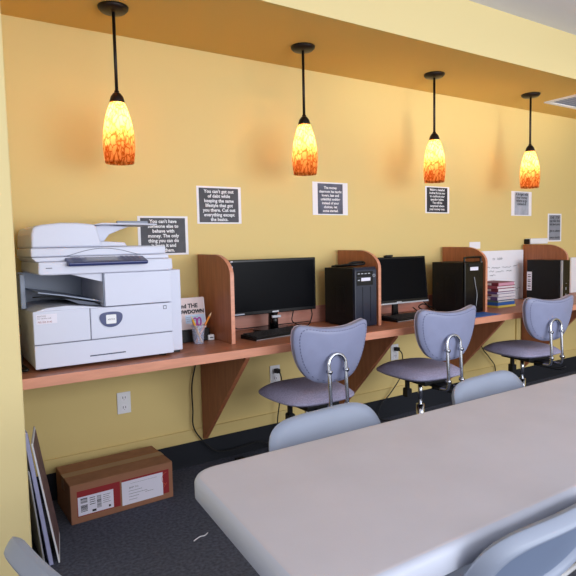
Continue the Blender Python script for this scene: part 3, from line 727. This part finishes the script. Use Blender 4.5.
def make_chair():
    t = thing('desk_chair', '', 'chair', (0,0,0), 0, 'lilac grey swivel chairs at the long desk')
    # seat cushion
    seat = outline_sample([(-.225,.04),(-.20,.17),(-.11,.225),(0,.232),(.11,.225),(.20,.17),(.225,.04),(.21,-.11),(.15,-.195),(0,-.215),(-.15,-.195),(-.21,-.11)], 56)
    mb = shell(seat, lambda q,x,z: .494+.005*(1-q*q)-.036*max(0,(q-.6)/.4)**2.2, lambda q,x,z: .424+.026*max(0,(q-.6)/.4)**2, 10)
    mb.v = [(x,zz,y) for (x,y,zz) in mb.v]
    mb.build('seat', M['fabric'], t)
    MB().tube([(x*.985,z*.985,.455) for x,z in seat],.004,6,True).build('seat_piping', M['fabric'], t)
    MB().box(-.10,.10,-.15,.10,.400,.425).box(-.05,.05,-.235,-.1,.392,.412).build('seat_pan', M['black'], t, bevel=.004)
    # backrest
    half = [(.09,.122),(.155,.133),(.195,.135),(.216,.118),(.222,.082),(.217,.03),(.202,-.03),(.176,-.085),(.135,-.130),(.08,-.153)]
    bo = outline_sample([(0,.117)]+half+[(0,-.158)]+[(-x,z) for x,z in half[::-1]], 72)
    BY, BZ = -.262, .712
    lean = math.radians(8)
    cur = lambda x,z: .9*x*x
    T = Matrix.Translation((0,BY,BZ)) @ Matrix.Rotation(lean,4,'X')
    def put(mb, name, m, par=t, **k):
        mb.v = [tuple(T @ Vector(v)) for v in mb.v]; return mb.build(name, m, par, **k)
    edge = lambda q: max(0,(q-.82)/.18)**2.5
    br = put(shell(bo, lambda q,x,z: cur(x,z)+.030-.006*edge(q), lambda q,x,z: cur(x,z)-.010+.012*edge(q)-.004*(1-q*q), 11, (0,0)), 'backrest', M['vinyl'])
    put(shell(bo, lambda q,x,z: cur(x,z)+.052-.020*edge(q)+.008*(1-q*q), lambda q,x,z: cur(x,z)+.0302-.0055*edge(q), 9, (0,0)), 'back_cushion', M['pad'], br)
    st = MB()
    for k in range(72):
        if k % 2 == 0 or not (26 < k < 46):
            a, b = bo[k], bo[(k+1)%72]
            s0, s1 = .90, .90
            pa = (a[0]*s0, cur(a[0]*s0,0)-.0098+.012*edge(.90), a[1]*s0); pc = (b[0]*s1, cur(b[0]*s1,0)-.0098+.012*edge(.90), b[1]*s1)
            q = .62
            st.cyl(pa, tuple(pa[i]+(pc[i]-pa[i])*q for i in range(3)), .0022, 5)
    put(st, 'stitching', M['pipe_dark'], br)
    # chrome hoop from the rear of the back down under the seat
    hp = []
    R = .050
    for s in (-1,):
        pass
    arch = [(R*math.cos(PI*k/10), -.288+.006*math.sin(PI*k/10), .655+R*1.0*math.sin(PI*k/10)) for k in range(11)]
    right = [(R,-.235,.402),(R,-.282,.405),(R,-.298,.425),(R,-.300,.47),(R,-.294,.58)]
    left = [(-x,y,z) for x,y,z in right][::-1]
    MB().tube(smooth_path(right+arch+left,4),.0095,10).build('back_hoop', M['chrome'], t, loc=(-.016,0,0))
    for s in (-1,1):
        MB().cyl((s*R,-.306,.625),(s*R,-.278,.625),.010,12).build('bolt', M['chrome'], t, loc=(-.016,0,0))
        MB().cyl((s*R,-.314,.455),(s*R,-.288,.455),.011,12).build('bolt', M['chrome'], t, loc=(-.016,0,0))
    # underside: lever, knob
    MB().prism(rrect(-.145,-.11,.318,.372,.008,3),'y',-.05,-.01).box(-.138,-.118,-.04,-.02,.370,.428).build('height_knob', M['black'], t)
    MB().tube(smooth_path([(.02,-.05,.372),(.10,-.12,.366),(.16,-.17,.362)],4),.005,8).build('tilt_lever', M['black'], t)
    MB().tube(smooth_path([(.0,-.10,.372),(.05,-.17,.360),(.09,-.23,.352),(.12,-.262,.372)],4),.010,8).build('recline_arm', M['black'], t)
    MB().cyl((0,0,.09),(0,0,.25),.025,18).cyl((0,0,.25),(0,0,.402),.0145,18).build('gas_column', M['chrome'], t)
    for k in range(5):
        a = 2*PI*k/5+.35; c, s = math.cos(a), math.sin(a)
        lg = MB()
        W = Matrix.Rotation(a,4,'Z')
        vs = [W @ Vector(p) for p in ((.015,-.022,.075),(.015,.022,.075),(.015,.022,.118),(.015,-.022,.118),(.265,-.013,.062),(.265,.013,.062),(.265,.013,.082),(.265,-.013,.082))]
        lg.add(vs, [(0,1,2,3),(4,7,6,5),(0,4,5,1),(1,5,6,2),(2,6,7,3),(3,7,4,0)])
        lo = lg.build('leg', M['black'], t, bevel=.004)
        cs = MB(); px, py = .255*c, .255*s
        d = Vector((-s,c,0))
        for q in (-.014,.014):
            p = Vector((px,py,.0265))+d*q; cs.cyl(p-d*.009,p+d*.009,.026,18)
        cs.cyl((px,py,.03),(px,py,.066),.008,10)
        cs.build('caster', M['black'], lo)
    return t
ch0 = make_chair()
for i,(x,y,rz,lab) in enumerate([(1.678,-.512,-1,'lilac grey swivel desk chair at the left monitor'),
                                 (2.502,-.530,-4,'lilac grey swivel desk chair at the middle monitor'),
                                 (3.550,-.505,-8,'lilac grey swivel desk chair in front of the slim computer at right')]):
    o = ch0 if i == 0 else copy_tree(ch0)
    o.location = (x,y,0); o.rotation_euler = (0,0,math.radians(rz)); o['label'] = lab; o.scale = (1,1,1.01 if i == 1 else 1)

# ------------------------------------------------------------------ folding table
tb_ = thing('folding_table', 'long white plastic folding table in the foreground', 'table', (1.38,-2.01,0))
TT = .72
tz = [(x,y) for x,y in rrect(.445,2.30,-2.302,-1.728,.065,8)]
def skew(p):       # the near left corner sits a little further out than the far one
    return p
top = MB(); n = len(tz); vs = []; fs = []
prof = [(.012,TT),(.004,TT-.004),(0,TT-.012),(0,TT-.044),(.006,TT-.050)]
def inset(d): return [(x+(.020+(y+2.0)*.09 if x < 1.0 else 0), y) for x,y in rrect(.445+d,2.30-d,-2.302+d,-1.728-d,.065-d*.8,8)]
for d,zz in [(.020,TT)]+prof: vs += [(x,y,zz) for x,y in inset(d)]
m = len(inset(0))
fs.append(tuple(range(m)))
for r in range(len(prof)):
    for k in range(m):
        k2 = (k+1)%m; fs.append((r*m+k,r*m+k2,(r+1)*m+k2,(r+1)*m+k))
fs.append(tuple((len(prof))*m+k for k in range(m))[::-1])
for i,f_ in enumerate(fs): top.add([], [])
top.v = vs; top.f = fs; top.sm = [False]+[True]*(len(fs)-2)+[False]
top.mi = [0]+[0]*m+[1]*(len(fs)-2-m)+[1]
bd(top, 'tabletop', [M['table'], M['table_edge']], tb_)
for xs in (.72,2.02):
    dirn = 1 if xs < 1 else -1
    for y in (-2.22,-1.81):
        lg = bd(MB().tube([(xs,y,TT-.051),(xs-dirn*.06,y,.40),(xs-dirn*.06,y,.012)],.014,12), 'leg', M['tube'], tb_)
        bd(MB().cyl((xs-dirn*.06,y,.0005),(xs-dirn*.06,y,.03),.017,12), 'foot_cap', M['black'], lg)
    bd(MB().cyl((xs-dirn*.06,-2.22,.30),(xs-dirn*.06,-1.81,.30),.010,10), 'crossbar', M['tube'], tb_)
    bd(MB().cyl((xs-dirn*.02,-2.015,.58),(xs+dirn*.40,-2.015,TT-.052),.008,10), 'folding_brace', M['tube'], tb_)

# ------------------------------------------------------------------ folding chairs
def make_folding(W=.216, H=.105, TOP=.75):
    t = thing('folding_chair', '', 'chair', (0,0,0), 0, 'pale plastic folding chairs around the table')
    BZ = TOP-H; BY = -.235
    lean = math.radians(26)
    hf = [(W*.40,H*.995),(W*.68,H*.93),(W*.87,H*.74),(W*.97,H*.42),(W,.0),(W*.95,-H*.40),(W*.80,-H*.74),(W*.52,-H*.95)]
    out = outline_sample([(0,H)]+hf+[(0,-H)]+[(-x,z) for x,z in hf[::-1]], 64)
    T = Matrix.Translation((0,BY,BZ)) @ Matrix.Rotation(lean,4,'X')
    cur = lambda x: .35*x*x
    def put(mb, name, m, par=t, **k):
        mb.v = [tuple(T @ Vector(v)) for v in mb.v]; return mb.build(name, m, par, **k)
    def rear(q,x,z):
        if q < .80: return cur(x)-.000
        u = (q-.80)/.20
        return cur(x)-.017*math.sin(PI*min(1,u*1.0))**.7+.010*u**4
    br = put(shell(out, lambda q,x,z: cur(x)+.022-.012*max(0,(q-.85)/.15)**2, rear, 16), 'backrest', M['folding'])
    ins = [(x*.80,z*.80) for x,z in out]
    put(shell(ins, lambda q,x,z: cur(x)+.001, lambda q,x,z: cur(x)-.0012, 8), 'backrest_panel', M['folding_panel'], br)
    so_ = outline_sample([(-.20,.0),(-.205,.14),(-.17,.19),(0,.20),(.17,.19),(.205,.14),(.20,0),(.195,-.14),(.15,-.185),(0,-.19),(-.15,-.185),(-.195,-.14)],48)
    mb = shell(so_, lambda q,x,z: .440-.010*(1-q*q)-.010*max(0,(q-.85)/.15)**2, lambda q,x,z: .415, 9)
    mb.v = [(x,zz*.72-.055,y) for (x,y,zz) in mb.v]; mb.build('seat', M['folding'], t)
    for s in (-1,1):
        x = s*.222
        f1 = MB().tube(smooth_path([(s*W*.80,BY+.045,BZ-.03),(s*.20,-.215,.545),(x,-.16,.42),(x,-.05,.20),(x,.075,.012)],5),.0115,10).build('front_leg', M['tube'], t)
        MB().cyl((x,.075,.0005),(x,.07,.03),.0145,10).build('foot_cap', M['black'], f1)
        f2 = MB().tube(smooth_path([(s*.207,.06,.408),(s*.207,-.07,.25),(s*.207,-.26,.012)],5),.0105,10).build('rear_leg', M['tube'], t)
        MB().cyl((s*.207,-.26,.0005),(s*.207,-.255,.03),.0135,10).build('foot_cap', M['black'], f2)
    MB().cyl((-.222,.02,.095),(.222,.02,.095),.009,8).cyl((-.207,-.19,.082),(.207,-.19,.082),.009,8).build('crossbar', M['tube'], t)
    return t
fc0 = make_folding()
FC = [(.992,-1.858,180+5,'pale folding chair tucked under the far side of the table, nearer the printer'),
      (1.722,-1.868,180+5,'pale folding chair tucked under the far side of the table, nearer the right end'),
      (.955,-2.098,0,'grey folding chair at the near side of the table, recessed back toward the viewer'),
      (.398,-1.955,-76,'grey folding chair at the left end of the table, seen edge-on at the lower left')]
for i,(x,y,rz,lab) in enumerate(FC):
    o = fc0 if i == 0 else copy_tree(fc0)
    o.location = (x,y,0); o.rotation_euler = (0,0,math.radians(rz)); o['label'] = lab

# ------------------------------------------------------------------ cardboard box
bx = thing('cardboard_box', 'brown cardboard box with red print and white labels on the carpet below the printer', 'box', (.741,-.195,0), math.radians(1.2))
hw_, hd_, bh = .243,.138,.181
MB().box(-hw_,hw_,-hd_,hd_,.0005,bh-.004).build('carton', [M['card_side']], bx, bevel=.003)
for s in (-1,1):
    MB().box(-hw_+.001,hw_-.001, min(s*hd_,s*.002),max(s*hd_,s*.002),bh-.0038,bh).build('top_flap', M['card'], bx, bevel=.001)
MB().box(-hw_-.0006,hw_+.0006,-.026,.026,bh,bh+.0006).box(-hw_-.0012,-hw_-.0004,-.026,.026,bh-.06,bh+.0006).box(hw_+.0004,hw_+.0012,-.026,.026,bh-.06,bh+.0006).build('packing_tape', M['tape'], bx)
yb = -hd_
red = MB().box(-.215,.222,yb-.0008,yb,.030,.148).build('red_print', M['red'], bx)
MB().box(-.020,-.012,yb-.0012,yb-.0006,.030,.148).build('print_gap', M['card_side'], bx)
la = MB().box(-.212,-.052,yb-.0016,yb-.0008,.034,.120).build('shipping_label', M['label'], bx)
bars = MB(); random.seed(8)
for (x0,x1,z0,z1) in ((-.200,-.170,.090,.112),(-.200,-.170,.050,.080),(-.128,-.108,.052,.108)):
    z = z0
    while z < z1:
        w = random.choice((.0015,.0025,.004)); bars.box(x0,x1,yb-.0020,yb-.0016,z,min(z1,z+w)); z += w+random.choice((.0015,.002,.003))
bars.box(-.150,-.132,yb-.0020,yb-.0016,.040,.050); bars.box(-.075,-.066,yb-.0020,yb-.0016,.042,.052)
for k in range(4): bars.box(-.160,-.135,yb-.0020,yb-.0016,.075+.010*k,.078+.010*k)
for k in range(5): bars.box(-.100,-.066-.006*(k%2),yb-.0020,yb-.0016,.068+.009*k,.0695+.009*k)
bars.build('label_print', M['ink'], la)
lb2 = MB().box(-.012,.190,yb-.0018,yb-.0012,.026,.140).build('address_label', M['label'], bx)
ln = MB()
text_mesh(ln, ["SHIP TO:"], .022, .100, yb-.0022, .012, .012, 'LEFT')
for k,(a,b) in enumerate(((.02,.085),(.02,.11),(.02,.07),(.02,.06))): ln.box(a,b,yb-.0022,yb-.0018,.088-.014*k,.0895-.014*k)
ln.box(.10,.14,yb-.0022,yb-.0018,.066,.0675); ln.box(.03,.16,yb-.0022,yb-.0018,.124,.1248)
ln.build('label_print', M['ink_grey'], lb2)
MB().tube([(.222-.012+.024*math.cos(PI*.5+PI*.95*k/12)+.0, yb-.0008, .105+.030*math.sin(PI*.5+PI*.95*k/12)) for k in range(13)],.0016,6).tube([(.192+.018*k/6,yb-.0008,.060+.022*k/6) for k in range(7)],.0014,6).build('emblem_print', M['orange_print'], bx)

# ------------------------------------------------------------------ framed panels leaning on the left wall
def leaning(label, m, face, x0, xt, th, h, yc, ln_, rz, group='panels leaning against the left wall'):
    t = thing('leaning_panel', label, 'panel', (x0,yc,0), rz, group)
    lean = math.asin((x0-xt)/h)
    T = Matrix.Rotation(-lean,4,'Y')
    def put(mb, name, mm, **k):
        mb.v = [tuple(T @ Vector(v)) for v in mb.v]; return mb.build(name, mm, t, **k)
    put(MB().box(0,th,-ln_/2,ln_/2,.0008+th*math.sin(lean),h), 'board', M[m], bevel=.0015)
    put(MB().box(th,th+.002,-ln_/2+.012,ln_/2-.012,.03,h-.012), 'picture_face', M[face])
    return t
leaning('thin pale grey panel leaning against the left wall, innermost of three', 'silver', 'black', .336, .297, .006, .40, -.39, .49, 0)
leaning('lavender panel leaning against the left wall, between the pale and brown ones', 'lav', 'black', .356, .289, .015, .55, -.395, .47, 0)
leaning('white edged panel with a brown picture face leaning against the left wall, outermost', 'white', 'brown_art', .412, .337, .006, .50, -.510, .235, math.radians(-11))

tag(MB().tube(smooth_path([(.895,-.785,.004),(.93,-.768,.004),(.95,-.772,.005),(.972,-.757,.004)],5),.0022,6).build('paper_scrap', M['paper']), 'thin white scrap lying on the dark carpet left of the table', 'scrap')

# ------------------------------------------------------------------ light
w = bpy.data.worlds.new('world'); scn.world = w; w.use_nodes = True
bg = w.node_tree.nodes['Background']; bg.inputs['Color'].default_value = (.93,.95,1.0,1); bg.inputs['Strength'].default_value = 1.3
def area(name, loc, target, sx, sy, energy, color, spread=180):
    d = bpy.data.lights.new(name,'AREA'); d.shape = 'RECTANGLE'; d.size = sx; d.size_y = sy; d.energy = energy; d.color = color; d.spread = math.radians(spread)
    o = bpy.data.objects.new(name, d); COL.objects.link(o); o.location = loc
    o.rotation_euler = (Vector(target)-Vector(loc)).to_track_quat('-Z','Y').to_euler()
    return o
area('window_light', (2.5,-5.0,1.5), (2.3,0,1.0), 4.0, 1.7, 148, (.90,.94,1.0))
area('sun_bounce', (2.75,-3.4,.06), (2.75+.09*5,-3.4+.33*5,.06+.19*5), 2.6, .9, 4.5, (1,.93,.80), 14)
